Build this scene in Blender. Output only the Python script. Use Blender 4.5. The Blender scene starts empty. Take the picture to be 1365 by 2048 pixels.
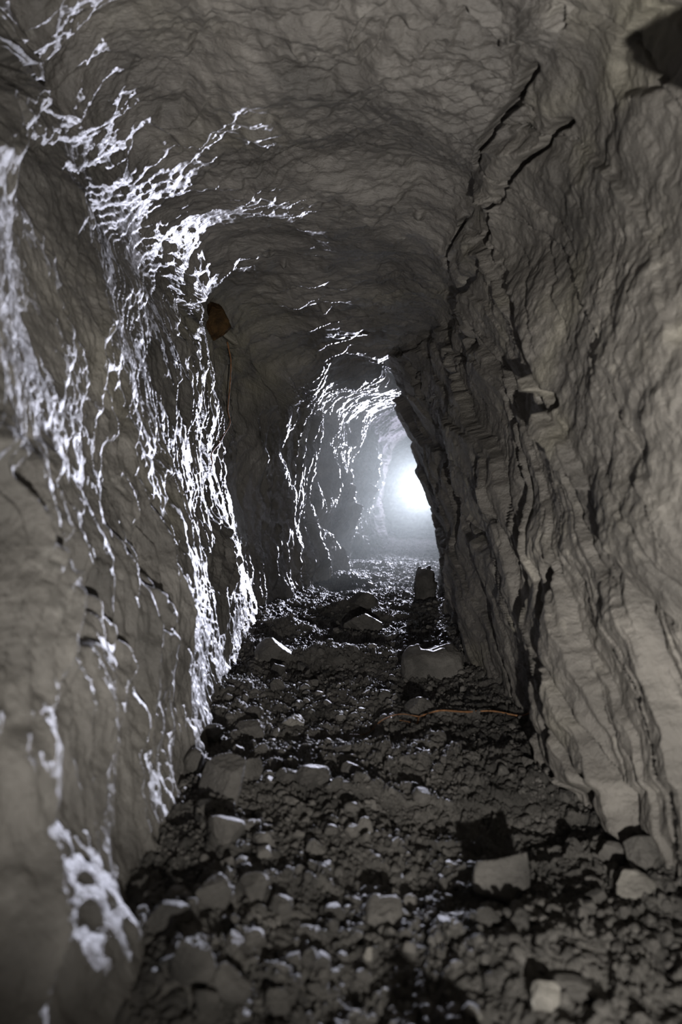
import bpy, math
import numpy as np

# ------------------------------------------------------------------ camera, lights, exposure
sc = bpy.context.scene
COL = sc.collection
F = 1365.0                       # focal length in pixels, 1365 x 2048 frame
CAMH = 0.75                      # camera height above the adit floor (z = 0 is the near floor level)

cam_d = bpy.data.cameras.new('camera')
cam_d.sensor_fit = 'VERTICAL'
cam_d.sensor_height = 36.0
cam_d.lens = 24.0
cam_d.clip_start = 0.02
cam_d.dof.use_dof = True
cam_d.dof.focus_distance = 3.9
cam_d.dof.aperture_fstop = 2.4
cam = bpy.data.objects.new('camera', cam_d)
COL.objects.link(cam)
cam.location = (0, 0, CAMH)
cam.rotation_euler = (math.pi/2, 0, 0)
sc.camera = cam

sc.view_settings.view_transform = 'Standard'
sc.view_settings.look = 'None'
sc.view_settings.gamma = 1.0
sc.view_settings.exposure = 0.0
sc.view_settings.use_curve_mapping = False
sc.cycles.max_bounces = 5
sc.cycles.diffuse_bounces = 3
sc.cycles.volume_bounces = 0
sc.cycles.sample_clamp_indirect = 4.0

world = bpy.data.worlds.new('world')
sc.world = world
world.use_nodes = True
world.node_tree.nodes['Background'].inputs[0].default_value = (0, 0, 0, 1)
world.node_tree.nodes['Background'].inputs[1].default_value = 0.0

def spot(name, loc, aim, power, color, angle, blend, radius):
    d = bpy.data.lights.new(name, 'SPOT')
    d.energy = power; d.color = color
    d.spot_size = math.radians(angle); d.spot_blend = blend
    d.shadow_soft_size = radius
    o = bpy.data.objects.new(name, d)
    COL.objects.link(o)
    o.location = loc
    v = np.array(aim, float) - np.array(loc, float)
    from mathutils import Vector
    o.rotation_euler = Vector(v).to_track_quat('-Z', 'Y').to_euler()
    return o

# the photographer's lamp: low, just in front of the tripod
spot('front_lamp', (0.20, -0.10, CAMH-0.36), (0.58, 2.2, CAMH+0.86), 210, (1.0, 0.972, 0.925), 119, 1.0, 0.015)
# cold torch standing behind the right-hand wall, shining back up the adit
spot('back_torch', (1.45, 11.0, CAMH+0.40), (-0.75, 1.6, CAMH+0.02), 7600, (0.80, 0.83, 1.0), 34.5, 1.0, 0.05)
# the same torch's wide spill, dim and lavender
spot('torch_spill', (1.45, 11.02, CAMH+0.40), (-0.2, 7.0, CAMH+0.45), 45, (0.82, 0.76, 1.0), 150, 0.6, 0.05)

# ------------------------------------------------------------------ noise
_r = np.random.RandomState(11)
PERM = np.concatenate([_r.permutation(256)]*3).astype(np.int32)
_g = _r.normal(size=(256, 3)); GRAD = (_g/np.linalg.norm(_g, axis=1)[:, None]).astype(np.float32)

def perlin(x, y, z, seed=0):
    x = x.astype(np.float32)+np.float32(seed*17.31); y = y.astype(np.float32)+np.float32(seed*5.77); z = z.astype(np.float32)+np.float32(seed*9.13)
    xi = np.floor(x); yi = np.floor(y); zi = np.floor(z)
    fx = x-xi; fy = y-yi; fz = z-zi
    xi = xi.astype(np.int32) & 255; yi = yi.astype(np.int32) & 255; zi = zi.astype(np.int32) & 255
    u = fx*fx*fx*(fx*(fx*6-15)+10); v = fy*fy*fy*(fy*(fy*6-15)+10); w = fz*fz*fz*(fz*(fz*6-15)+10)
    def g(dx, dy, dz):
        h = PERM[PERM[PERM[xi+dx]+((yi+dy) & 255)]+((zi+dz) & 255)]
        G = GRAD[h]
        return G[..., 0]*(fx-dx)+G[..., 1]*(fy-dy)+G[..., 2]*(fz-dz)
    a = g(0,0,0); a += u*(g(1,0,0)-a)
    b = g(0,1,0); b += u*(g(1,1,0)-b)
    c = g(0,0,1); c += u*(g(1,0,1)-c)
    d = g(0,1,1); d += u*(g(1,1,1)-d)
    a += v*(b-a); c += v*(d-c)
    return (a+w*(c-a))*1.6

def fbm(x, y, z, octv=4, seed=0, gain=0.5):
    s = 0; a = 1.0; f = 1.0
    for i in range(octv):
        s = s+a*perlin(x*f, y*f, z*f, seed+i*3)
        a *= gain; f *= 2.03
    return s

def hsh(i, seed=0):
    i = i.astype(np.int64)
    return (PERM[(i & 255)+seed % 200] ^ PERM[((i >> 3)+seed*7) & 255]).astype(np.float32)/255.0

def sstep(a, b, x):
    t = np.clip((x-a)/(b-a), 0, 1)
    return t*t*(3-2*t)

def saw(ph, lip=0.14):
    """ramps up over most of the period, rounded crest, then drops back"""
    t = ph-np.floor(ph)
    r = 1-lip
    return np.where(t < r, t/r, 0.5+0.5*np.cos((t-r)/lip*math.pi))

# ------------------------------------------------------------------ mesh helpers
def mesh_obj(name, co, faces, mat, parent=None, smooth=True, attrs=None):
    me = bpy.data.meshes.new(name)
    co = np.ascontiguousarray(co, np.float32); faces = np.ascontiguousarray(faces, np.int32)
    k = faces.shape[1]
    me.vertices.add(len(co)); me.vertices.foreach_set('co', co.ravel())
    me.loops.add(faces.size); me.loops.foreach_set('vertex_index', faces.ravel())
    me.polygons.add(len(faces))
    me.polygons.foreach_set('loop_start', np.arange(0, faces.size, k, dtype=np.int32))
    me.polygons.foreach_set('use_smooth', np.full(len(faces), smooth))
    me.update(calc_edges=True)
    if attrs:
        for an, av in attrs.items():
            a = me.attributes.new(an, 'FLOAT', 'POINT')
            a.data.foreach_set('value', np.ascontiguousarray(av, np.float32))
    me.materials.append(mat)
    o = bpy.data.objects.new(name, me)
    COL.objects.link(o)
    if parent: o.parent = parent
    return o

def grid_faces(nr, nc):
    i = np.arange(nr-1)[:, None]*nc+np.arange(nc-1)[None, :]
    i = i.ravel()
    return np.stack([i, i+1, i+nc+1, i+nc], 1)

def tag(o, label, cat, group=None, kind=None):
    o['label'] = label; o['category'] = cat
    if group: o['group'] = group
    if kind: o['kind'] = kind
    return o

# ------------------------------------------------------------------ materials
def rock_material(name, dark, light, pale, scale=3.0, rough=0.55, bump=0.004, spec=0.4, fine=90.0, stretch=(1, 1, 1), ochre=False):
    m = bpy.data.materials.new(name); m.use_nodes = True
    nt = m.node_tree; N = nt.nodes; L = nt.links
    b = N['Principled BSDF']
    geo = N.new('ShaderNodeNewGeometry')
    mp = N.new('ShaderNodeMapping'); mp.inputs['Scale'].default_value = stretch
    L.new(geo.outputs['Position'], mp.inputs['Vector'])
    n1 = N.new('ShaderNodeTexNoise'); n1.inputs['Scale'].default_value = scale; n1.inputs['Detail'].default_value = 8; n1.inputs['Roughness'].default_value = 0.65
    L.new(mp.outputs[0], n1.inputs['Vector'])
    cr = N.new('ShaderNodeValToRGB')
    cr.color_ramp.elements[0].position = 0.30; cr.color_ramp.elements[0].color = (*dark, 1)
    cr.color_ramp.elements[1].position = 0.72; cr.color_ramp.elements[1].color = (*light, 1)
    L.new(n1.outputs['Fac'], cr.inputs['Fac'])
    # pale mineral crust in small patches
    n2 = N.new('ShaderNodeTexNoise'); n2.inputs['Scale'].default_value = scale*2.3; n2.inputs['Detail'].default_value = 10; n2.inputs['Roughness'].default_value = 0.72
    L.new(geo.outputs['Position'], n2.inputs['Vector'])
    r2 = N.new('ShaderNodeMapRange'); r2.inputs['From Min'].default_value = 0.58; r2.inputs['From Max'].default_value = 0.78
    L.new(n2.outputs['Fac'], r2.inputs['Value'])
    mx = N.new('ShaderNodeMix'); mx.data_type = 'RGBA'
    mx.inputs['B'].default_value = (*pale, 1)
    L.new(r2.outputs[0], mx.inputs['Factor']); L.new(cr.outputs['Color'], mx.inputs['A'])
    n5 = N.new('ShaderNodeTexNoise'); n5.inputs['Scale'].default_value = scale*0.55; n5.inputs['Detail'].default_value = 7; n5.inputs['Roughness'].default_value = 0.6; n5.inputs['Distortion'].default_value = 0.8
    L.new(geo.outputs['Position'], n5.inputs['Vector'])
    r5 = N.new('ShaderNodeMapRange'); r5.inputs['From Min'].default_value = 0.36; r5.inputs['From Max'].default_value = 0.62
    r5.inputs['To Min'].default_value = 0.52; r5.inputs['To Max'].default_value = 1.15
    L.new(n5.outputs['Fac'], r5.inputs['Value'])
    ms = N.new('ShaderNodeMix'); ms.data_type = 'RGBA'; ms.blend_type = 'MULTIPLY'; ms.inputs['Factor'].default_value = 1.0
    L.new(mx.outputs['Result'], ms.inputs['A']); L.new(r5.outputs[0], ms.inputs['B'])
    last = ms.outputs['Result']
    if ochre:
        at = N.new('ShaderNodeAttribute'); at.attribute_name = 'ochre'
        mo = N.new('ShaderNodeMix'); mo.data_type = 'RGBA'
        mo.inputs['B'].default_value = (0.26, 0.24, 0.185, 1)
        L.new(at.outputs['Fac'], mo.inputs['Factor']); L.new(last, mo.inputs['A'])
        last = mo.outputs['Result']
    L.new(last, b.inputs['Base Color'])
    b.inputs['Roughness'].default_value = rough
    b.inputs['Specular IOR Level'].default_value = spec
    n3 = N.new('ShaderNodeTexNoise'); n3.inputs['Scale'].default_value = fine; n3.inputs['Detail'].default_value = 6; n3.inputs['Roughness'].default_value = 0.7
    L.new(mp.outputs[0], n3.inputs['Vector'])
    bp = N.new('ShaderNodeBump'); bp.inputs['Strength'].default_value = 1.0; bp.inputs['Distance'].default_value = bump
    L.new(n3.outputs['Fac'], bp.inputs['Height'])
    n4 = N.new('ShaderNodeTexNoise'); n4.inputs['Scale'].default_value = fine*0.25; n4.inputs['Detail'].default_value = 5; n4.inputs['Roughness'].default_value = 0.6; n4.inputs['Distortion'].default_value = 0.6
    L.new(mp.outputs[0], n4.inputs['Vector'])
    bq = N.new('ShaderNodeBump'); bq.inputs['Strength'].default_value = 1.0; bq.inputs['Distance'].default_value = bump*1.8
    L.new(n4.outputs['Fac'], bq.inputs['Height'])
    L.new(bq.outputs[0], bp.inputs['Normal'])
    L.new(bp.outputs[0], b.inputs['Normal'])
    return m

M_left = rock_material('left_rock', (0.112, 0.104, 0.094), (0.20, 0.187, 0.170), (0.33, 0.315, 0.29), 3.5, 0.5, 0.006, 0.45, 90, (1, 1, 0.6), True)
M_ceil = rock_material('ceiling_rock', (0.122, 0.112, 0.101), (0.235, 0.218, 0.20), (0.38, 0.36, 0.33), 3.0, 0.42, 0.007, 0.55, 60, (0.45, 1, 1), True)
M_right = rock_material('right_rock', (0.120, 0.110, 0.098), (0.215, 0.198, 0.176), (0.38, 0.35, 0.30), 3.5, 0.5, 0.006, 0.5, 80, (1, 1, 1), True)
M_floor = rock_material('floor_soil', (0.085, 0.079, 0.071), (0.195, 0.182, 0.164), (0.28, 0.262, 0.235), 6.0, 0.65, 0.008, 0.35, 160)
M_gravel = rock_material('gravel_rock', (0.09, 0.083, 0.075), (0.20, 0.187, 0.17), (0.30, 0.283, 0.255), 8.0, 0.6, 0.005, 0.4, 180)
M_stone = rock_material('stone_grey', (0.085, 0.079, 0.071), (0.175, 0.163, 0.148), (0.25, 0.235, 0.21), 9.0, 0.6, 0.005, 0.4, 150)
M_pale = rock_material('stone_pale', (0.16, 0.148, 0.13), (0.34, 0.32, 0.285), (0.58, 0.56, 0.52), 14.0, 0.6, 0.004, 0.4, 180)
M_rust = rock_material('rust_rock', (0.03, 0.016, 0.006), (0.11, 0.06, 0.02), (0.15, 0.09, 0.04), 18.0, 0.7, 0.006, 0.2, 120)
M_root = rock_material('root_bark', (0.12, 0.05, 0.02), (0.38, 0.19, 0.085), (0.5, 0.33, 0.18), 45.0, 0.7, 0.002, 0.3, 400)
M_straw = rock_material('pale_stalk', (0.30, 0.27, 0.2), (0.5, 0.46, 0.36), (0.6, 0.56, 0.45), 60.0, 0.7, 0.001, 0.3, 400)

# ------------------------------------------------------------------ adit shell
# cross-sections (x, z relative to the camera height) at distances D down the adit:
# base left ... left wall ... corner ... ceiling ... corner ... right wall ... base right
SEC = {
 -1.6: [(-.36,-.95),(-.50,-.45),(-.64,0),(-.76,.6),(-.84,1.06),(-.60,1.31),(-.1,1.36),(.35,1.33),(.60,1.12),(.70,.7),(.76,.1),(.76,-.4),(.76,-.95)],
 1.0:  [(-.27,-.95),(-.45,-.45),(-.62,0),(-.74,.6),(-.84,1.08),(-.60,1.33),(-.1,1.36),(.35,1.33),(.58,1.12),(.66,.7),(.72,.1),(.72,-.4),(.74,-.95)],
 1.5:  [(-.34,-.95),(-.46,-.45),(-.60,0),(-.74,.6),(-.84,1.08),(-.60,1.33),(-.1,1.35),(.35,1.32),(.57,1.12),(.64,.7),(.68,.1),(.69,-.4),(.69,-.95)],
 2.1:  [(-.40,-.95),(-.48,-.45),(-.58,0),(-.72,.6),(-.82,1.05),(-.62,1.30),(-.1,1.33),(.33,1.30),(.54,1.12),(.62,.7),(.68,.1),(.72,-.4),(.73,-.95)],
 3.2:  [(-.46,-.95),(-.50,-.45),(-.60,0),(-.72,.6),(-.80,1.03),(-.60,1.26),(-.1,1.30),(.34,1.28),(.56,1.10),(.60,.7),(.62,.1),(.60,-.4),(.57,-.95)],
 4.3:  [(-.54,-.95),(-.62,-.45),(-.70,0),(-.76,.55),(-.78,1.02),(-.56,1.22),(-.1,1.26),(.34,1.25),(.58,1.12),(.63,.7),(.66,.1),(.68,-.4),(.68,-.95)],
 5.0:  [(-.40,-.95),(-.41,-.45),(-.43,0),(-.44,.50),(-.38,.86),(-.20,1.10),(.02,1.18),(.25,1.20),(.42,1.18),(.54,.75),(.70,.15),(.74,-.4),(.76,-.95)],
 6.0:  [(-.30,-.90),(-.31,-.40),(-.32,0),(-.32,.50),(-.26,.80),(-.10,1.03),(.10,1.12),(.26,1.16),(.36,1.27),(.56,.80),(.735,.17),(.83,-.3),(.88,-.90)],
 7.0:  [(-.16,-.85),(-.16,-.40),(-.16,0),(-.14,.50),(-.06,.80),(.10,1.05),(.34,1.18),(.6,1.22),(.80,1.20),(1.1,.80),(1.45,.17),(1.5,-.3),(1.5,-.85)],
 8.2:  [(.02,-.80),(.04,-.40),(.05,0),(.10,.50),(.20,.85),(.34,1.12),(.60,1.28),(.9,1.32),(1.2,1.28),(1.7,.80),(1.9,.17),(1.9,-.3),(1.9,-.8)],
 9.4:  [(.50,-.75),(.40,-.40),(.32,0),(.38,.40),(.46,.80),(.60,1.10),(.85,1.28),(1.2,1.35),(1.6,1.28),(2.1,.80),(2.3,.17),(2.3,-.3),(2.3,-.75)],
 11.:  [(.75,-.7),(.65,-.40),(.60,0),(.62,.40),(.72,.90),(.9,1.15),(1.2,1.30),(1.5,1.35),(1.9,1.25),(2.4,.80),(2.6,.17),(2.6,-.3),(2.6,-.7)],
 15.:  [(.85,-.7),(.75,-.40),(.70,0),(.72,.40),(.82,.90),(1.0,1.15),(1.3,1.30),(1.6,1.35),(2.0,1.25),(2.5,.80),(2.7,.17),(2.7,-.3),(2.7,-.7)],
}
RES = 1.0
def d_rows():
    d = [-1.6]
    while d[-1] < 15.0:
        D = d[-1]
        if D < 0.6: s = 0.05
        elif D < 1.0: s = 0.008
        else: s = min(max(0.0028, D*D/1092*1.25), 0.011+0.0006*D)
        if D > 10: s = 0.05
        d.append(D+s/RES)
    return np.array(d)
DR = d_rows()
kD = np.array(sorted(SEC)); kP = np.array([SEC[k] for k in sorted(SEC)])      # K,13,2
fine = np.arange(-2.6, 16.0, 0.02)
base = np.stack([np.stack([np.interp(fine, kD, kP[:, j, c]) for c in range(2)], 1) for j in range(13)], 1)
ker = np.exp(-0.5*(np.arange(-20, 21)*0.02/0.10)**2); ker /= ker.sum()
sm = base.copy()
for j in range(13):
    for c in range(2):
        sm[:, j, c] = np.convolve(np.pad(base[:, j, c], 20, 'edge'), ker, 'valid')
SP = np.stack([np.stack([np.interp(DR, fine, sm[:, j, c]) for c in range(2)], 1) for j in range(13)], 1)   # nr,13,2
# columns: Catmull-Rom round the section, more columns where the section is long
counts = (np.array([110, 125, 150, 125, 90, 130, 115, 75, 105, 150, 140, 125])*1.05*RES).astype(int)
tt = []; seg_of = []
for j, n in enumerate(counts):
    for q in range(n): tt.append(j+q/n)
tt.append(12.0)
tt = np.array(tt)
TAU = tt
def catmull(SP, tt):
    j = np.minimum(tt.astype(int), 11); u = (tt-j)[None, :, None]
    P = np.concatenate([2*SP[:, :1]-SP[:, 1:2], SP, 2*SP[:, -1:]-SP[:, -2:-1]], 1)
    p0, p1, p2, p3 = P[:, j], P[:, j+1], P[:, j+2], P[:, j+3]
    return 0.5*((2*p1)+(-p0+p2)*u+(2*p0-5*p1+4*p2-p3)*u*u+(-p0+3*p1-3*p2+p3)*u**3)
XZ = catmull(SP, tt)
nr, nc = XZ.shape[:2]
X = XZ[..., 0]; Z = XZ[..., 1]; Dg = np.repeat(DR[:, None], nc, 1)
T = np.gradient(XZ, axis=1); T /= np.linalg.norm(T, axis=2, keepdims=True)+1e-9
NX = T[..., 1]; NZ = -T[..., 0]           # inward normal
TG = np.repeat(tt[None, :], nr, 0)
Dc = np.maximum(Dg, 0.5)
PX = 682.5+F*X/Dc; PY = 1024-F*Z/Dc        # where each point of the bare shell is seen
PXM = Dc/F                                 # metres per pixel there

wL = 1-sstep(3.6, 4.8, TG)                 # left wall
wC = sstep(3.6, 4.8, TG)*(1-sstep(7.4, 8.3, TG))
wR = sstep(7.4, 8.3, TG)
wLC = 1-sstep(6.6, 8.0, TG)

x3, y3, z3 = X, Dg, Z
disp = np.zeros_like(X)

# broad unevenness
disp += 0.035*fbm(x3*1.6, y3*1.6, z3*1.6, 3, 1)*sstep(9.5, 7.5, Dg)+0.02*perlin(x3*3, y3*3, z3*3, 2)

# ---- left wall and ceiling: sheets that face the camera and end in crests
CREST = [   # py, px pairs; the crests of the left-hand sheets, near to far
 [(-200,60),(150,35),(500,28),(700,40),(900,66),(1010,70),(1400,45),(2200,0)],
 [(-200,150),(200,110),(500,170),(760,150),(960,150),(1100,160),(1330,185),(1500,200),(1700,225),(1900,245),(2200,235)],
 [(-200,220),(260,220),(560,250),(780,235),(880,243),(1080,262),(1180,285),(1400,315),(1600,350),(1760,350),(2200,310)],
 [(-200,300),(300,300),(640,330),(880,380),(980,398),(1100,385),(1200,398),(1440,412),(1600,425),(2200,420)],
 [(-200,330),(400,380),(640,400),(840,400),(960,425),(1100,432),(1250,440),(1400,460),(2200,500)],
 [(-200,350),(400,420),(640,440),(800,450),(900,468),(1050,490),(1250,500),(1390,512),(2200,560)],
 [(-200,400),(500,470),(700,500),(800,530),(950,520),(1090,522),(1220,548),(2200,640)],
 [(-200,450),(500,520),(700,560),(790,590),(900,560),(1050,575),(1215,577),(2200,660)],
 [(-200,500),(500,560),(770,640),(850,628),(1000,605),(1130,655),(2200,700)],
 [(-200,540),(600,640),(800,700),(880,690),(1000,672),(1100,700),(2200,720)],
 [(-200,600),(600,700),(800,760),(860,742),(960,722),(1040,735),(1095,775),(2200,800)],
]
wx = 34*fbm(x3*2.2, y3*1.2, z3*2.2, 3, 21)*1.0
wxs = 9*fbm(x3*9, y3*9, z3*5, 3, 25)
PW = PX+(wx+wxs)*np.clip(1.6/Dc, 0.28, 1.3)
cx = [np.interp(PY, [a for a, b in c], [b for a, b in c]) for c in CREST]
cx = [cx[0]-260]+cx+[cx[-1]+160]
t = np.zeros_like(X); span = np.ones_like(X); idx = np.zeros_like(X)
for i in range(len(cx)-1):
    m = (PW >= cx[i]) & (PW < cx[i+1])
    s_ = np.maximum(cx[i+1]-cx[i], 12)
    t[m] = ((PW-cx[i])/s_)[m]; span[m] = s_[m]; idx[m] = i
AMPS = np.array([1.9, 1.7, 1.0, 0.9, 1.2, 0.8, 1.0, 1.2, 2.0, 2.2, 2.2, 2.0, 2.0])
LIT = np.zeros_like(X)
for (a_, b_, ra, rb, k_) in ((385, 1280, 48, 190, 1), (385, 1030, 30, 110, .8), (25, 650, 45, 400, 1), (240, 1760, 60, 190, 1), (335, 1560, 45, 120, .8), (390, 445, 220, 105, .95), (160, 330, 70, 60, .6),
                         (470, 1250, 30, 160, .6), (560, 1000, 50, 200, .5), (620, 880, 60, 80, .5), (620, 560, 60, 20, .6), (540, 370, 60, 40, .9), (460, 620, 70, 40, .4)):
    LIT = np.maximum(LIT, k_*np.exp(-(((PW-a_)/ra)**2+((PY-b_)/rb)**2)))
LIT *= wLC*(Dg > 0.5)
amp = (1-0.85*LIT)*AMPS[idx.astype(int)]*0.85*np.clip(span*PXM, 0, 0.34)*0.34
mod = 0.8+0.5*perlin(x3*1.7, y3*1.7+idx*3.1, z3*1.7, 31)
lipw = 0.13
prof = np.where(t < 1-lipw, t/(1-lipw), 0.5+0.5*np.cos((t-1+lipw)/lipw*math.pi))
prof = prof*sstep(0, 0.04, t)
eb = sstep(-40, 40, 300-abs(PY-640)+60*fbm(x3*5, y3*5, z3*5, 2, 23))*wL*(Dg > 0.7)
disp += 0.10*np.clip(1-(Dg-1.0)/0.48, 0, 1)*sstep(0.7, 1.0, Dg)*eb
amp = amp*(1-0.97*eb*(idx <= 1))*(1-0.45*(idx == 1)*sstep(1420, 1330, PY))
amp = amp*(1-0.65*((idx == 1) | (idx == 2) | (idx == 3))*sstep(1050, 900, PY))
LIT = np.maximum(LIT, 0.9*eb*np.exp(-((Dg-1.20)/.15)**2))
disp += amp*mod*prof*wL*sstep(10.5, 8.5, Dg)*sstep(0.6, 0.9, Dg)

# finer splintered sheets, elongated down the wall and across the roof
wpx = fbm(x3*3.0, y3*3.0, z3*2.0, 3, 41)
wpf = fbm(x3*11.0, y3*11.0, z3*6.0, 3, 45)
lean = -0.45*z3*wL*sstep(6, 4, y3)+(0.5*x3-0.45*1.1)*wC*sstep(7, 5, y3)
for (per, am, sd, sh) in ((0.34, 0.038, 50, 0.22), (0.12, 0.0145, 57, 0.22), (0.045, 0.0050, 63, 0.22), (0.02, 0.0016, 69, 0.2)):
    ph = (y3+lean+0.16*wpx*(per/0.26)**0.35+0.03*wpf*(per/0.11)**0.5)/per+1.7*perlin(x3*2.1/per*0.12, y3*0.7, z3*2.1/per*0.12, sd)
    a_ = (1-(0.8 if per > .1 else 0.3)*LIT)*am*np.clip(0.8+1.3*perlin(x3*1.8, y3*2.2, z3*1.6, sd+2), 0.08, 2.2)
    disp += a_*saw(ph, sh)*(wL*(1+1.5*sstep(4.6, 5.8, Dg))+1.0*wC)*sstep(14, 12, Dg)*(1+0.5*sstep(1.3, 1.0, Dg)*(per > .3))*(1+0.9*sstep(1.5, 1.0, Dg)*(per < .1))

# roof: big smooth scoops and flakes
disp += wC*(0.05*fbm(x3*1.2+3, y3*2.0, z3, 3, 81)+0.012*np.abs(fbm(x3*4, y3*9, z3*4, 3, 85)))

# ---- right wall: slabs dipping towards the camera
sl = np.interp(Dg, [0, 1.5, 2.6, 4, 14], [0, 2.4, 3.6, 4.4, 8.4])      # strike steepens towards the camera
q = (z3-sl)*0.62+0.06*fbm(x3*1.3, y3*0.9, z3*0.9, 2, 91)+0.013*fbm(x3*8, y3*8, z3*8, 4, 95)
along = y3*0.8+0.6*z3
smoothR = sstep(-25, 25, PX-np.interp(PY, [0, 470, 600, 700, 790, 930, 1030, 1150, 1240, 1400], [1150, 985, 1050, 1100, 1130, 1190, 1260, 1310, 1365, 1500]))
lowR = 1-0.75*smoothR
for (wd, am, sd, sharp) in ((0.24, 0.080, 101, 0.03), (0.10, 0.036, 107, 0.04), (0.036, 0.006, 113, 0.10)):
    qq = q/wd+0.8*perlin(along*0.9, q*0.3, q*0+sd, sd)
    ci = np.floor(qq); fr = qq-ci
    ext = perlin(along*1.3/(wd*5+.25), ci*1.37, ci*0.61+0.5, sd+3)
    h0 = (hsh(ci, sd)-0.45)+0.7*ext
    ext1 = perlin(along*1.3/(wd*5+.25), (ci+1)*1.37, (ci+1)*0.61+0.5, sd+3)
    h1 = (hsh(ci+1, sd)-0.45)+0.7*ext1
    st = sstep(1-sharp, 1.0, fr)
    lay = h0+(h1-h0)*st+0.35*(fr-0.5)*(1-st)
    disp += am*lay*wR*lowR*sstep(10.5, 9, Dg)
    # open joints between slabs
    jo = np.clip(perlin(along*1.2, ci*2.1, ci*0+0.3, sd+9)*2.2-0.35, 0, 1)
    disp -= am*1.5*jo*lowR*sstep(0.16, 0.03, np.abs(fr-0.94))*wR*(Dg < 9)
disp += wR*(0.006*fbm(x3*14, y3*14, z3*14, 3, 121)+0.02*perlin(x3*4, y3*3, z3*4, 124))

wRc = sstep(7.0, 7.8, TG)
def line(pts, axis='y'):
    return np.interp(PY, [p[1] for p in pts], [p[0] for p in pts])
def band(pts):
    ys = [p[1] for p in pts]
    return sstep(min(ys)-18, min(ys)+18, PY)*(1-sstep(max(ys)-18, max(ys)+18, PY))
wig = 8*fbm(x3*9, y3*9, z3*9, 3, 131)
disp += 0.03*smoothR*wR*fbm(x3*2.2, y3*2.2, z3*2.2, 3, 135)+0.006*smoothR*wR*np.abs(fbm(x3*9, y3*9, z3*9, 3, 137))
# ledges: (points down the line, how far the near side stands out, fade length px, groove depth, groove width px)
RL = [
 ([(985,470),(1050,600),(1100,700),(1130,790),(1190,930),(1260,1030),(1310,1150),(1365,1240)], 0.085, 330, 0.03, 6),
 ([(1072,140),(1040,200),(1000,250),(985,320)], 0.03, 60, 0.08, 11),
 ([(1120,250),(1085,300),(1040,370),(1000,440),(985,490)], 0.03, 60, 0.07, 10),
 ([(985,520),(955,590),(948,640),(975,690)], 0.03, 50, 0.10, 11),
 ([(1060,610),(1065,640),(1085,690),(1105,720)], 0.02, 60, 0.09, 13),
 ([(838,720),(860,790),(905,870),(928,950),(945,1010),(965,1080),(985,1150),(1010,1230),(1030,1310),(1050,1380),(1062,1440)], 0.06, 110, 0.08, 6),
 ([(1075,960),(1105,1040),(1122,1100),(1128,1180),(1140,1270),(1160,1350),(1170,1440),(1172,1560)], 0.09, 130, 0.15, 12),
 ([(880,1050),(900,1130),(905,1190),(925,1240),(922,1310)], 0.04, 60, 0.12, 7),
 ([(1185,1130),(1200,1250),(1215,1360),(1222,1480),(1228,1660)], 0.05, 90, 0.08, 8),
 ([(995,900),(1020,980),(1060,1060),(1090,1140)], 0.035, 80, 0.06, 6),
 ([(1278,1555),(1272,1600),(1278,1650)], 0.01, 40, 0.12, 10),
 ([(1060,770),(1048,850),(1070,930),(1100,1000)], 0.035, 70, 0.06, 6),
 ([(1030,1130),(1045,1180),(1075,1260),(1130,1330)], 0.03, 60, 0.05, 6),
 ([(930,690),(925,740),(930,780)], 0.02, 40, 0.08, 9),
 ([(945,430),(925,480),(925,530)], 0.02, 40, 0.07, 8),
]
for pts, a_, fade, gd, gw in RL:
    s = PX-line(pts)+wig
    b_ = band(pts)*wRc*(Dg > 0.9)*(Dg < 8)
    ys_ = [p[1] for p in pts]; bw = min(0.45*(max(ys_)-min(ys_)), 150)
    bb = sstep(min(ys_), min(ys_)+bw, PY+0.5*wig)*(1-sstep(max(ys_)-bw*(max(ys_) < 1400), max(ys_)+30, PY+0.5*wig))*wRc*(Dg > 0.9)*(Dg < 8)
    disp += a_*sstep(-2, 3, s)*np.exp(-np.clip(s, 0, None)/fade)*bb
    gv = 0.6+0.6*np.clip(perlin(y3*4, z3*4, x3*0+0.4, 140)*2.2, -1, 1)
    disp -= gd*np.exp(-((s+gw*0.9)/gw)**4)*b_*gv
# nose of rock added to the right wall just outside the view; the black patch high on the right is its shadow
disp += (0.115+0.04*fbm(x3*14, y3*14, z3*14, 2, 139))*np.exp(-((Dg-0.93)/0.045)**4-((Z-0.572)/0.05)**4)*wR
disp += 0.055*(1+0.5*fbm(x3*6, y3*6, z3*6, 3, 144))*np.exp(-((Dg-0.90)/0.10)**2-((Z-0.55)/0.16)**2)*wR
def blob(px, py, rx, ry, rot=0, sh=1.0):
    c, s_ = math.cos(math.radians(rot)), math.sin(math.radians(rot))
    u = ((PX-px)*c+(PY-py)*s_)/rx; v = (-(PX-px)*s_+(PY-py)*c)/ry
    r = np.sqrt(u*u+v*v)+0.22*fbm(x3*7, y3*7, z3*7, 2, 150)
    return sstep(1.0+0.12*sh, 1.0-0.12*sh, r)
front = (Dg > 0.9) & (Dg < 7)
disp -= 0.03*blob(1290, 105, 56, 92, 35)*wR*front           # recess put in where the black shadow falls high on the right
disp -= 0.05*blob(1140, 795, 26, 18, 35)*wR*front
disp -= 0.06*blob(1148, 20, 10, 28, 10)*wR*front
hole = blob(433, 641, 17, 29, -8, 0.6)*(Dg > 3)*(Dg < 6)*(TG < 6.5)
disp -= 0.16*hole
disp += 0.03*blob(400, 690, 70, 60, -30, 5)*(Dg > 3)*(Dg < 6)*(TG < 6.5)*(1-hole)

# small grain everywhere
disp += 0.0035*fbm(x3*30, y3*30, z3*30, 3, 160)

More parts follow.
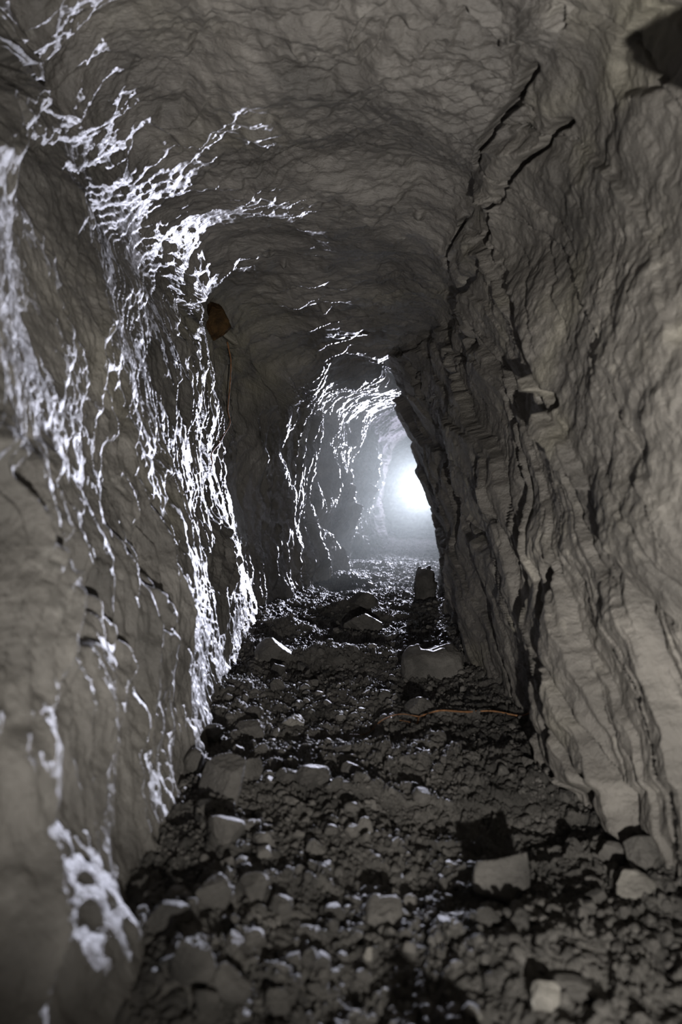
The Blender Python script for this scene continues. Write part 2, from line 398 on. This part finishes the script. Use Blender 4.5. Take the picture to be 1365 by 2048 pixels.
GX = X+NX*disp; GZ = Z+NZ*disp; GY = Dg+0.0
GY = GY+0.012*perlin(x3*8, y3*8, z3*8, 170)
ochre = np.clip(blob(450, 690, 150, 110, 0, 5)*(Dg > 3)*(Dg < 6)*0.75, 0, 1)+np.clip(perlin(x3*1.5, y3*1.5, z3*1.5, 180)*0.9-0.25, 0, 0.5)
ochre += 0.45*sstep(0.2, 0.7, fbm(x3*3, y3*3, z3*3, 4, 183))*wR
ochre = np.clip(ochre, 0, 1)*np.clip(0.6+0.8*fbm(x3*6, y3*6, z3*6, 3, 186), 0, 1)

# split into the wall / ceiling objects
V = np.stack([GX, GY, GZ+CAMH], 2)
def col_of(tau): return int(np.argmin(abs(TAU-tau)))
c1, c2 = col_of(4.2), col_of(7.9)
for name, a, b, mat in (('wall_left', 0, c1, M_left), ('ceiling', c1, c2, M_ceil), ('wall_right', c2, nc-1, M_right)):
    sub = V[:, a:b+1].reshape(-1, 3)
    o = mesh_obj(name, sub, grid_faces(nr, b-a+1)[:, ::-1], mat, attrs={'ochre': ochre[:, a:b+1].ravel()})
    o['kind'] = 'structure'
# rock face closing the far end
ng = 140
gx, gz = np.meshgrid(np.linspace(-0.2, 3.6, ng), np.linspace(-1.0, 1.9, ng))
gy = 14.3+0.35*fbm(gx*1.3, gx*0, gz*1.3, 4, 190)
o = mesh_obj('wall_back', np.stack([gx, gy, gz+CAMH], 2).reshape(-1, 3), grid_faces(ng, ng), M_ceil, attrs={'ochre': np.zeros(ng*ng)})
o['kind'] = 'structure'

# ------------------------------------------------------------------ floor
def zfloor(D):
    return np.interp(D, [-2, 2, 4, 6, 8, 10, 12, 15], [0, 0, .04, .11, .18, .27, .34, .4])
def xbase(D, k):
    return np.interp(D, kD, kP[:, k, 0])
def drows_floor():
    d = [-1.6]
    while d[-1] < 15.0:
        D = d[-1]
        if D < 0.6: s = 0.05
        elif D < 0.95: s = 0.004
        else: s = min(max(0.0022, D*D/1024*1.2), 0.014)
        if D > 11: s = 0.05
        d.append(D+s/RES)
    return np.array(d)
FR = drows_floor(); nf = int(900*RES)
U = np.linspace(0, 1, nf)
xl = xbase(FR, 0)-0.22; xr = xbase(FR, 12)+0.18
FX = xl[:, None]+(xr-xl)[:, None]*U[None, :]; FD = np.repeat(FR[:, None], nf, 1)
def worley(x, y, seed):
    xi = np.floor(x); yi = np.floor(y); best = np.full(x.shape, 9., np.float32); second = best.copy(); cid = np.zeros(x.shape, np.float32); vx = cid.copy(); vy = cid.copy()
    for dx in (-1, 0, 1):
        for dy in (-1, 0, 1):
            cx_ = (xi+dx).astype(np.int64); cy_ = (yi+dy).astype(np.int64)
            h = PERM[(PERM[(cx_+seed) & 255]+cy_) & 255]
            h2 = PERM[(h+91) & 255]
            d_ = np.sqrt((cx_+h/255.0-x)**2+(cy_+h2/255.0-y)**2)
            m = d_ < best
            second = np.where(m, best, np.minimum(second, d_)); cid = np.where(m, PERM[(h+h2) & 255]/255.0, cid); vx = np.where(m, x-cx_-h/255.0, vx); vy = np.where(m, y-cy_-h2/255.0, vy); best = np.where(m, d_, best)
    return best, second, cid, vx, vy
def floor_disp(x, D, full=True):
    o0 = np.zeros_like(x)
    px = 682.5+F*x/np.maximum(D, .5)
    z = 0.030*fbm(x*2.2, D*2.2, o0+.5, 3, 201)
    xb = np.interp(D, kD, kP[:, 0, 0])+0.07; xc = np.interp(D, kD, kP[:, 12, 0])
    z += 0.06*np.exp(-np.clip(x-xb, 0, None)/0.10)            # rubble banked against the walls
    z += 0.05*np.exp(-np.clip(xc-x, 0, None)/0.10)
    for (mx, mD, rx, rd, h) in ((.05, 4.6, .16, .18, .10), (-.30, 3.9, .14, .16, .09), (.14, 3.3, .30, .16, .05), (-.1, 3.2, .2, .12, .05), (.45, 1.62, .17, .14, -.05),
                                (.05, 6.2, .30, .3, .07), (.5, 7.2, .35, .3, .05), (.02, 2.05, .25, .12, .035), (.33, 1.06, .13, .10, .018), (.10, 1.75, .18, .05, .03),
                                (.3, 1.35, .25, .1, -.015)):
        z += h*np.exp(-((x-mx)/rx)**2-((D-mD)/rd)**2)
    z += 0.115*np.exp(-(((x-0.145)/.062)**4+((D-0.74)/.06)**4))        # unseen lump of rock added below the view to cast the bottom black shadow
    if not full: return z
    wx_ = 0.05*fbm(x*7, D*7, o0, 2, 205); wy_ = 0.05*fbm(x*7, D*7, o0+5, 2, 208)
    for (sz, hh, sd) in ((0.080, 0.022, 3), (0.034, 0.016, 17), (0.0145, 0.0085, 29)):
        f1, f2, cid, vx, vy = worley((x+wx_)/sz, (D+wy_)/sz, sd)
        ta = cid*37.7; tb = 0.5+np.mod(cid*17.3, 1.0)*0.9
        facet = 0.55+tb*(vx*np.cos(ta)+vy*np.sin(ta))              # every chip a tilted plane ...
        facet = np.minimum(facet, 0.75-0.6*(vx*np.sin(ta*1.7)+vy*np.cos(ta*1.7)))
        lump = np.clip(facet, 0, 1.1)*sstep(0.02, 0.14, f2-f1)        # ... with a dark gap round it
        keep = (cid > 0.22)
        z += hh*lump*(0.30+0.9*np.mod(cid*7.7, 1.0))*keep
    z += 0.007*fbm(x*24, D*24, o0, 3, 214)+0.0028*fbm(x*90, D*90, o0, 2, 217)
    return z
FZ = zfloor(FD)+floor_disp(FX, FD)
o = mesh_obj('floor', np.stack([FX, FD, FZ], 2).reshape(-1, 3), grid_faces(len(FR), nf), M_floor)
o['kind'] = 'structure'

def floor_z(x, D):
    i = np.clip(np.searchsorted(FR, D)-1, 0, len(FR)-2)
    j = np.clip(((x-xl[i])/(xr[i]-xl[i])*(nf-1)).astype(int) if isinstance(x, np.ndarray) else int((x-xl[i])/(xr[i]-xl[i])*(nf-1)), 0, nf-1)
    return FZ[i, j]
def on_floor(px, py):
    """distance and lateral place of the floor point seen at a pixel"""
    D = np.linspace(0.6, 12, 6000)
    z = zfloor(D)+floor_disp((px-682.5)/F*D, D, False)
    yy = 1024-F*(z-CAMH)/D
    k = int(np.argmin(abs(yy-py)))
    return (px-682.5)/F*D[k], D[k]

# ------------------------------------------------------------------ stones
def ico(sub):
    t_ = (1+5**.5)/2
    v = [(-1,t_,0),(1,t_,0),(-1,-t_,0),(1,-t_,0),(0,-1,t_),(0,1,t_),(0,-1,-t_),(0,1,-t_),(t_,0,-1),(t_,0,1),(-t_,0,-1),(-t_,0,1)]
    f = [(0,11,5),(0,5,1),(0,1,7),(0,7,10),(0,10,11),(1,5,9),(5,11,4),(11,10,2),(10,7,6),(7,1,8),(3,9,4),(3,4,2),(3,2,6),(3,6,8),(3,8,9),(4,9,5),(2,4,11),(6,2,10),(8,6,7),(9,8,1)]
    v = [np.array(a)/np.linalg.norm(a) for a in v]
    for _ in range(sub):
        cache = {}; nfc = []
        def mid(a, b):
            k = (min(a, b), max(a, b))
            if k not in cache:
                m = v[a]+v[b]; v.append(m/np.linalg.norm(m)); cache[k] = len(v)-1
            return cache[k]
        for a, b, c in f:
            ab, bc, ca = mid(a, b), mid(b, c), mid(c, a)
            nfc += [(a,ab,ca),(b,bc,ab),(c,ca,bc),(ab,bc,ca)]
        f = nfc
    return np.array(v), np.array(f)
ICO = {s: ico(s) for s in (1, 2, 3, 4)}

def stone_shape(rng, sub, size, nplanes=11, rough=0.05, spread=0.28):
    """angular broken rock: radial function of a random convex polyhedron"""
    v, f = ICO[sub]
    n = rng.normal(size=(nplanes, 3)); n /= np.linalg.norm(n, axis=1)[:, None]
    dd = 1-spread*rng.rand(nplanes)**0.8
    dots = v@n.T
    r = np.where(dots > 0.12, dd[None, :]/np.maximum(dots, 0.12), 9).min(1)
    r = np.minimum(r, 1.18)
    o_ = rng.rand(3)*40
    r = r*(1+rough*fbm(v[:, 0]*2.4+o_[0], v[:, 1]*2.4+o_[1], v[:, 2]*2.4+o_[2], 3, 5))
    return v*r[:, None]*np.array(size), f

def rotm(rng, tilt=0.35):
    a = rng.rand()*2*math.pi; b = rng.normal()*tilt; c = rng.normal()*tilt
    ca, sa = math.cos(a), math.sin(a); cb, sb = math.cos(b), math.sin(b); cc, sc_ = math.cos(c), math.sin(c)
    Rz = np.array([[ca,-sa,0],[sa,ca,0],[0,0,1]]); Rx = np.array([[1,0,0],[0,cb,-sb],[0,sb,cb]]); Ry = np.array([[cc,0,sc_],[0,1,0],[-sc_,0,cc]])
    return Rx@Ry@Rz

rng = np.random.RandomState(5)
# loose gravel: thousands of chips nobody could count, one object
def gravel(n, sub, smin, smax, seed, dlo=0.85, dhi=9.5, p=1.6):
    r = np.random.RandomState(seed); vs = []; fs = []; off = 0; nv, nfc = ICO[sub]
    protos = [stone_shape(r, sub, (1, 1, 1), 9, 0.06)[0] for _ in range(40)]
    inv = r.uniform(1/dhi, 1/dlo, n); D = 1/inv
    a_ = xbase(D, 0)-0.04; b_ = xbase(D, 12)+0.02
    u = r.rand(n); u = np.where(r.rand(n) < 0.42, u**1.9, u)
    x = a_+(b_-a_)*u
    clump = fbm(x*4, D*4, x*0, 2, 300+seed)
    PL = np.array(placed)
    for k in range(n):
        if (((PL[:, 0]-x[k])**2+(PL[:, 1]-D[k])**2) < (PL[:, 2]*0.85)**2).any(): continue
        if clump[k] < -0.25+0.5*r.rand()-0.15*(u[k] < .3): continue
        s = smin*(smax/smin)**(r.rand()**p)*(0.6+0.16*min(D[k], 5.0))
        v = protos[r.randint(40)]*np.array([s*(.8+.5*r.rand()), s*(.8+.5*r.rand()), s*(.55+.3*r.rand())])
        v = v@rotm(r, 0.5).T
        z = floor_z(float(x[k]), float(D[k]))
        vs.append(v+np.array([x[k], D[k], z+s*0.12])); fs.append(nfc+off); off += len(nv)
    return np.concatenate(vs), np.concatenate(fs)
# stones one can point at: px, py of centre, width, height, depth ratio, tilt, material, label, name
STONES = [
 (1003,1772,118,92,.30,'slab',M_stone,'flat-faced grey stone slab standing upright on the floor, casting a black shadow','stone_slab'),
 (1262,1778,92,56,.7,'rock',M_pale,'pale pointed stone lying on the floor near foot of right wall','stone'),
 (1088,1995,66,74,.7,'rock',M_pale,'whitish stone half buried in the soil at the bottom right','stone'),
 (452,1562,104,98,.8,'rock',M_stone,'largest cracked grey boulder at the foot of the left wall','boulder'),
 (390,1532,44,64,.8,'rock',M_stone,'narrow grey block wedged between left wall and largest boulder','stone'),
 (502,1542,46,62,.8,'rock',M_stone,'grey stone leaning on the right side of the largest boulder','stone'),
 (447,1672,84,58,.8,'rock',M_stone,'smooth rounded grey stone below the largest boulder','stone'),
 (332,1845,98,56,.8,'rock',M_stone,'low humped stone touching the left wall near the bottom','stone'),
 (422,1785,84,72,.8,'rock',M_stone,'blocky grey stone with a lit top, lower left rubble','stone'),
 (356,1788,52,36,.8,'rock',M_stone,'small triangular stone tucked beside left wall','stone'),
 (388,1935,96,92,.7,'rock',M_stone,'jagged upright stone with a lit ridge at the bottom left','stone'),
 (462,1985,82,64,.7,'rock',M_stone,'long slanting splinter of rock beside the jagged stone','stone'),
 (410,2018,56,52,.8,'rock',M_stone,'round-faced stone at the bottom edge on the left','stone'),
 (510,1790,68,52,.8,'rock',M_stone,'lumpy stone right of the blocky lower left stone','stone'),
 (560,1820,50,50,.8,'rock',M_stone,'grey stone between the rubble and the smooth soil, lower left','stone'),
 (625,1556,72,40,.8,'rock',M_stone,'smooth oval grey stone right of the largest boulder','stone'),
 (574,1562,46,34,.8,'rock',M_stone,'small dark stone just left of the smooth oval one','stone'),
 (586,1445,46,32,.8,'rock',M_pale,'small stone with brightly lit white top left of the floor root','stone'),
 (498,1464,62,40,.8,'rock',M_stone,'arched dark stone beside the lit base of the left wall','stone'),
 (426,1474,58,40,.8,'rock',M_stone,'pale wedge of rock leaning against the left wall base','stone'),
 (552,1374,36,30,.9,'rock',M_stone,'round knob of stone against left wall at mid distance','stone'),
 (560,1345,34,28,.8,'rock',M_stone,'angular lit stone above the round knob at mid distance','stone'),
 (553,1300,84,56,.8,'rock',M_stone,'big dark hump of rock at left wall in the middle distance','boulder'),
 (728,1250,78,50,.8,'rock',M_stone,'dark boulder in mid-floor with a bright rim','boulder'),
 (728,1198,56,34,.8,'rock',M_stone,'dark rounded boulder behind the mid-floor boulder','boulder'),
 (868,1328,122,62,.45,'block',M_stone,'flat-topped square block at the foot of the right wall','boulder'),
 (852,1172,40,76,.6,'block',M_stone,'tall dark block standing against the far right wall','boulder'),
 (838,1415,60,34,.8,'rock',M_stone,'striped lit stone just above the floor root','stone'),
 (686,1498,40,24,.8,'rock',M_stone,'small flat stone at the left tip of the floor root','stone'),
 (706,1552,58,38,.8,'rock',M_stone,'clod of grey rock right of the smooth oval stone','stone'),
 (768,1842,70,40,.6,'block',M_stone,'squared block sunk in the soil in the middle foreground','stone'),
 (1226,1702,64,44,.7,'rock',M_stone,'sharp-edged stone lying where right wall meets floor','stone'),
 (1290,1720,86,56,.7,'rock',M_stone,'broad wedge of rock against the foot of right wall, lower right','stone'),
 (737,1928,20,24,.9,'rock',M_pale,'tiny white pebble on the soil near the bottom centre','pebble'),
 (815,1952,30,22,.9,'rock',M_stone,'small rounded pebble on the edge of bottom black shadow','pebble'),
 (782,1944,26,20,.9,'rock',M_stone,'smaller dark pebble left of the one on shadow edge','pebble'),
 (942,2040,52,26,.9,'rock',M_pale,'pale stone at bottom edge right of the black shadow','pebble'),
 (1008,1545,26,26,.9,'rock',M_stone,'angular stone in the dark rubble below the floor root','stone'),
 (1058,1528,30,22,.9,'rock',M_stone,'rounded stone in rubble near the right wall below floor root','stone'),
 (1128,1590,32,26,.9,'rock',M_stone,'bright rounded stone in rubble close to right wall','stone'),
 (845,1600,40,30,.9,'rock',M_stone,'rounded stone behind the glistening wet patch','stone'),
 (632,1700,40,40,.9,'rock',M_stone,'upright pointed stone in the centre left gravel','stone'),
 (530,1690,50,46,.8,'rock',M_stone,'grey stone with a lit crest right of smooth rounded one','stone'),
 (1190,1795,50,40,.8,'rock',M_stone,'dull grey stone left of pale pointed stone','stone'),
 (1040,1862,0,0,.8,'skip',M_stone,'',''),
 (1150,1965,90,34,.7,'rock',M_stone,'long low stone in the soil right of the whitish stone','stone'),
]
placed = []
def put_stone(name, px, py, w, h, dr, style, mat, label, seed, group=None, cat='stone', sub=4):
    r = np.random.RandomState(seed)
    x, D = on_floor(px, py+h*0.38)
    W = w*D/F*0.52; H = h*D/F*0.62
    T_ = max(W*dr, H*0.5)
    if style == 'slab':
        v, f = ICO[4]
        ol = np.array([(57,0),(52,-22),(25,-28),(10,-50),(-15,-38),(-55,-28),(-57,-10),(-48,28),(-10,30),(25,38),(55,45)], float)
        oa = np.arctan2(ol[:, 1], ol[:, 0]); od = np.argsort(oa); ol = ol[od]; n_ = len(ol)
        ph = np.arctan2(v[:, 2], v[:, 0]); R_ = np.full(len(v), 50.0)
        for k in range(n_):                                   # outline of the slab as straight broken edges
            p, q_ = ol[k], ol[(k+1) % n_]
            a0 = math.atan2(p[1], p[0]); da = (math.atan2(q_[1], q_[0])-a0) % (2*math.pi); m = ((ph-a0) % (2*math.pi)) <= da
            cx_ = p[0]*q_[1]-p[1]*q_[0]
            R_[m] = (cx_/(np.cos(ph)*(q_[1]-p[1])-np.sin(ph)*(q_[0]-p[0])))[m]
        rho = np.clip(np.hypot(v[:, 0], v[:, 2]), 0, 1)**0.45
        v = np.stack([R_*np.cos(ph)*rho*W/57*.95, np.sign(v[:, 1])*np.abs(v[:, 1])**.35*W*.22, R_*np.sin(ph)*rho*W/57*.95], 1)
        v[:, 1] += 0.10*W*fbm(v[:, 0]/W*1.6, v[:, 1]*0+.4, v[:, 2]/W*1.6, 4, 2)
        v[:, 0:1] += 0.03*W*fbm(v[:, 0:1]/W*3, v[:, 1:2]/W*3+.4, v[:, 2:3]/W*3, 3, 2)
        th = -0.55; ct, st_ = math.cos(th), math.sin(th)
        v = v@np.array([[1,0,0],[0,ct,-st_],[0,st_,ct]]).T
        lift = 1.0
    elif style == 'block':
        v, f = ICO[4]
        v = v.copy(); v = np.sign(v)*np.abs(v)**0.5
        v = v*np.array([W*.95, T_, H*.95])
        v += 0.22*min(W, H)*fbm(v[:, 0:1]/W*1.3+seed, v[:, 1:2]/W*1.3, v[:, 2:3]/W*1.3, 3, 12)
        v[:, 2] += 0.30*v[:, 1]; v[:, 1] += 0.25*v[:, 2]
        lift = 0.45
    else:
        v, f = stone_shape(r, sub, (1, 1, 1), 9, 0.05, 0.42)
        v = v@rotm(r, 0.6).T
        v = v/np.abs(v).max(0)*np.array([W, T_, H])
        lift = 0.42
    zz = float(np.median([floor_z(x+a*W*.5, D+b*T_*.5) for a in (-1, 0, 1) for b in (-1, 0, 1)]))
    o = mesh_obj(name, v, f, mat, smooth=style != 'rock')
    o.location = (x, D, zz+H*lift*0.75)
    tag(o, label, cat, group)
    placed.append((x, D, max(W, T_)))
    return o
for i, (px, py, w, h, dr, st_, mt, lb, nm) in enumerate(STONES):
    if st_ == 'skip': continue
    put_stone(nm, px, py, w, h, dr, st_, mt, lb, 900+i, cat=nm if nm in ('boulder', 'pebble') else 'stone')

LAND = [(1003,1772,118,'the upright slab'),(1262,1778,92,'the pale pointed stone'),(1088,1995,66,'the whitish half-buried stone'),(452,1562,110,'the largest cracked boulder'),
 (447,1672,84,'the smooth rounded stone'),(332,1845,98,'the humped stone by left wall'),(422,1785,84,'the blocky lower left stone'),(388,1935,96,'the jagged bottom left stone'),
 (510,1790,68,'the lumpy lower left stone'),(625,1556,72,'the smooth oval stone'),(586,1445,46,'the small white-topped stone'),(552,1374,36,'the round knob by left wall'),
 (553,1300,84,'the dark hump by left wall'),(728,1250,78,'the mid-floor boulder'),(868,1328,122,'the flat-topped block'),(852,1172,40,'the tall far block'),(838,1415,60,'the striped stone'),
 (706,1552,58,'the grey clod'),(768,1826,70,'the squared sunken block'),(1226,1702,64,'the sharp-edged stone'),(1290,1720,86,'the wedge at right wall foot'),(737,1928,20,'the tiny white pebble'),
 (1128,1590,32,'the bright rounded stone'),(845,1600,40,'the stone behind wet patch'),(632,1700,40,'the upright pointed stone'),(960,1440,120,'the floor root'),(1150,1965,90,'the long low stone')]
# the rest of the loose stones that show largest
r = np.random.RandomState(77)
n_st = 0; tries = 0; used_labels = set()
while n_st < 240 and tries < 6000:
    tries += 1
    py = r.uniform(1115, 2050)
    D0 = min(F*CAMH/(py-1024), 11)
    xl0, xr0 = float(xbase(D0, 0))+0.02, float(xbase(D0, 12))-0.02
    u = r.rand(); u = u**1.7 if r.rand() < .6 else u
    x0 = xl0+(xr0-xl0)*u
    px = 682.5+F*x0/D0
    if px > 1365 or px < 200: continue
    x, D = on_floor(px, py)
    size = np.exp(r.normal(math.log(0.0125), 0.36))*(0.80+0.12*D)
    if u < 0.35: size *= 1.25
    if 1600 < py < 1730 and 930 < px < 1060: continue
    if 730 < px < 960 and py > 1940: continue
    if any((x-a)**2+(D-b)**2 < ((c+size)*0.72)**2 for a, b, c in placed): continue
    w = size*2*F/D*.9
    if w < 9: continue
    sz = 'small' if w < 22 else 'middle-sized' if w < 34 else 'larger'
    ww, hh = w, w*r.uniform(.5, .9)
    form = 'flattish' if hh < .62*w else 'blocky' if hh > .78*w else 'angular'
    k = min(range(len(LAND)), key=lambda k: (LAND[k][0]-px)**2+(1.5*(LAND[k][1]-py))**2)
    dx, dy = px-LAND[k][0], py-LAND[k][1]
    far = math.hypot(dx, dy) > max(LAND[k][2], 40)*1.5
    way = ('left of' if dx < 0 else 'right of') if abs(dx) > 1.5*abs(dy) else ('in front of' if dy > 0 else 'behind')
    lab = '%s %s grey stone %s %s %s' % (sz, form, 'some way' if far else 'just', way, LAND[k][3])
    if lab in used_labels: continue
    used_labels.add(lab)
    zone = 'nearest the camera' if py > 1850 else 'in the foreground' if py > 1640 else 'around the floor root' if py > 1400 else 'in the middle distance' if py > 1220 else 'far down the tunnel'
    put_stone('stone', px, py-w*.2, w, hh, r.uniform(.7, 1.1), 'rock', M_stone, lab, 2000+tries, 'loose stones '+zone, sub=3 if w > 24 else 2)
    n_st += 1

v1, f1 = gravel(15000, 1, 0.0022, 0.0075, 1)
v2, f2 = gravel(3600, 2, 0.006, 0.017, 2)
g = mesh_obj('loose_gravel', np.concatenate([v1, v2]), np.concatenate([f1, f2+len(v1)]), M_gravel, smooth=False)
tag(g, 'loose grey stone chips and gravel scattered over the tunnel floor', 'gravel', kind='stuff')

# ------------------------------------------------------------------ roots
def tube(name, pts, radii, mat, seed=0, wob=0.15):
    pts = np.array(pts, float); n = 14*(len(pts)-1)+1
    s = np.linspace(0, len(pts)-1, n); j = np.minimum(s.astype(int), len(pts)-2); u = (s-j)[:, None]
    P = np.concatenate([[2*pts[0]-pts[1]], pts, [2*pts[-1]-pts[-2]]])
    p0, p1, p2, p3 = P[j], P[j+1], P[j+2], P[j+3]
    c = 0.5*((2*p1)+(-p0+p2)*u+(2*p0-5*p1+4*p2-p3)*u*u+(-p0+3*p1-3*p2+p3)*u**3)
    rad = np.interp(s, np.arange(len(pts)), radii)
    rr = np.random.RandomState(seed)
    c += np.cumsum(rr.normal(size=c.shape), 0)*rad.mean()*wob*0.3
    T_ = np.gradient(c, axis=0); T_ /= np.linalg.norm(T_, axis=1)[:, None]
    A = np.cross(T_, [0.31, 0.2, 0.93]); A /= np.linalg.norm(A, axis=1)[:, None]; B = np.cross(T_, A)
    k = 10; an = np.arange(k)*2*math.pi/k
    rad = rad*(1+0.12*np.sin(s*9)+0.1*rr.normal(size=n))
    V_ = c[:, None]+rad[:, None, None]*(np.cos(an)[None, :, None]*A[:, None]+np.sin(an)[None, :, None]*B[:, None])
    i = np.arange(n-1)[:, None]*k; a = np.arange(k)[None, :]; b = (a+1) % k
    f = np.stack([i+a, i+b, i+k+b, i+k+a], 2).reshape(-1, 4)
    V_ = V_.reshape(-1, 3)
    return V_, f
def floor_path(pp, lift):
    out = []
    for px, py in pp:
        x, D = on_floor(px, py)
        z = max(floor_z(x+dx, D+dy) for dx in (-.008, 0, .008) for dy in (-.012, 0, .012))
        out.append((x, D, z+lift))
    return out
def add_tube(name, pts, radii, mat, parent=None, seed=0):
    v, f = tube(name, pts, radii, mat, seed)
    if parent is None:
        base_ = np.array(pts[0]); o = mesh_obj(name, v-base_, f, mat); o.location = base_
    else:
        o = mesh_obj(name, v-np.array(parent.location), f, mat, parent)
    return o
fp = floor_path([(838,1446),(880,1441),(930,1438),(985,1440),(1040,1444),(1068,1450),(1090,1460)], .007)
root = add_tube('fallen_root', fp, [.0020,.0030,.0033,.0028,.0026,.0022,.0012], M_root, seed=3)
tag(root, 'thin orange-brown root lying across the floor between rubble and right wall', 'root')
fp2 = floor_path([(838,1446),(800,1452),(765,1462),(735,1474),(700,1484)], .008)
add_tube('root_branch', fp2, [.0016,.0016,.0014,.0012,.0008], M_root, root, 4)
fp3 = floor_path([(838,1446),(834,1456),(815,1457),(800,1456)], .005)
add_tube('root_branch', fp3, [.0028,.0022,.0015,.001], M_root, root, 5)

# where the left-hand shell is seen at a pixel (after relief): used to hang the root on the rock
GPX = 682.5+F*GX/np.maximum(GY, .5); GPY = 1024-F*GZ/np.maximum(GY, .5)
def on_shell(px, py, cols, dlo=1.0, dhi=9.0):
    rows = np.where((DR > dlo) & (DR < dhi))[0]
    a, b = cols
    d2 = (GPX[rows[0]:rows[-1]+1, a:b]-px)**2+(GPY[rows[0]:rows[-1]+1, a:b]-py)**2
    near = np.argwhere(d2 < max(9, d2.min()*1.5))
    best = min(near, key=lambda k: GY[rows[0]+k[0], a+k[1]])
    i, j = rows[0]+best[0], a+best[1]
    return np.array([GX[i, j], GY[i, j], GZ[i, j]+CAMH])
LC = (0, col_of(6.5))
hp = []
p0 = on_shell(455, 688, LC)
Dh = p0[1]-0.03
def ray(px, py, D): return np.array([(px-682.5)/F*D, D, CAMH-(py-1024)/F*D])
for i, (px, py) in enumerate([(455,684),(462,720),(462,752),(459,790),(457,822),(461,845),(450,868),(440,886),(424,908),(426,925),(421,946)]):
    s = on_shell(px, py, LC)
    Dh = min(Dh, s[1]-0.02)
    hp.append(ray(px, py, Dh))
hr = add_tube('hanging_root', hp, [.0045,.004,.0042,.004,.0036,.0034,.0036,.0038,.0034,.003,.0016], M_root, seed=8)
tag(hr, 'thin reddish-brown root hanging down the left wall below the rusty pocket', 'root')
add_tube('root_branch', [hp[7], ray(436, 878, hp[7][1]), ray(430, 868, hp[7][1])], [.002, .0016, .001], M_root, hr, 9)

# rusty stone in the pocket where wall meets roof
hc = ray(433, 645, on_shell(412, 640, LC)[1]+0.19)
v, f = stone_shape(np.random.RandomState(4), 4, (.075, .05, .11), 12, .08)
ro = mesh_obj('rusty_rock', v, f, M_rust); ro.location = hc
tag(ro, 'rust-brown rock deep inside the dark pocket at top of left wall', 'rock')

x, D = on_floor(661, 1160); z = floor_z(x, D)
stalk = add_tube('dry_stalk', [(x, D, z-.01), (x-.003, D, z+.08), (x+.002, D, z+.17)], [.003, .0025, .0015], M_straw, seed=12)
tag(stalk, 'thin pale stalk standing upright on the floor far down the tunnel', 'stalk')

# ------------------------------------------------------------------ dust in the air round the torch
bx = np.array([(-1.0, 5.2, -.4), (3.4, 5.2, -.4), (3.4, 14.9, -.4), (-1.0, 14.9, -.4), (-1.0, 5.2, 2.7), (3.4, 5.2, 2.7), (3.4, 14.9, 2.7), (-1.0, 14.9, 2.7)])
mv = bpy.data.materials.new('dust'); mv.use_nodes = True
nt = mv.node_tree
nt.nodes.remove(nt.nodes['Principled BSDF'])
vs = nt.nodes.new('ShaderNodeVolumeScatter')
vs.inputs['Density'].default_value = 0.021
vs.inputs['Anisotropy'].default_value = 0.33
vs.inputs['Color'].default_value = (0.93, 1.0, 0.95, 1)
nt.links.new(vs.outputs[0], nt.nodes['Material Output'].inputs['Volume'])
o = mesh_obj('dust_haze', bx, np.array([(0,3,2,1),(4,5,6,7),(0,1,5,4),(1,2,6,5),(2,3,7,6),(3,0,4,7)]), mv, smooth=False)
tag(o, 'pale glowing dust haze filling the far end of the tunnel', 'haze', kind='stuff')
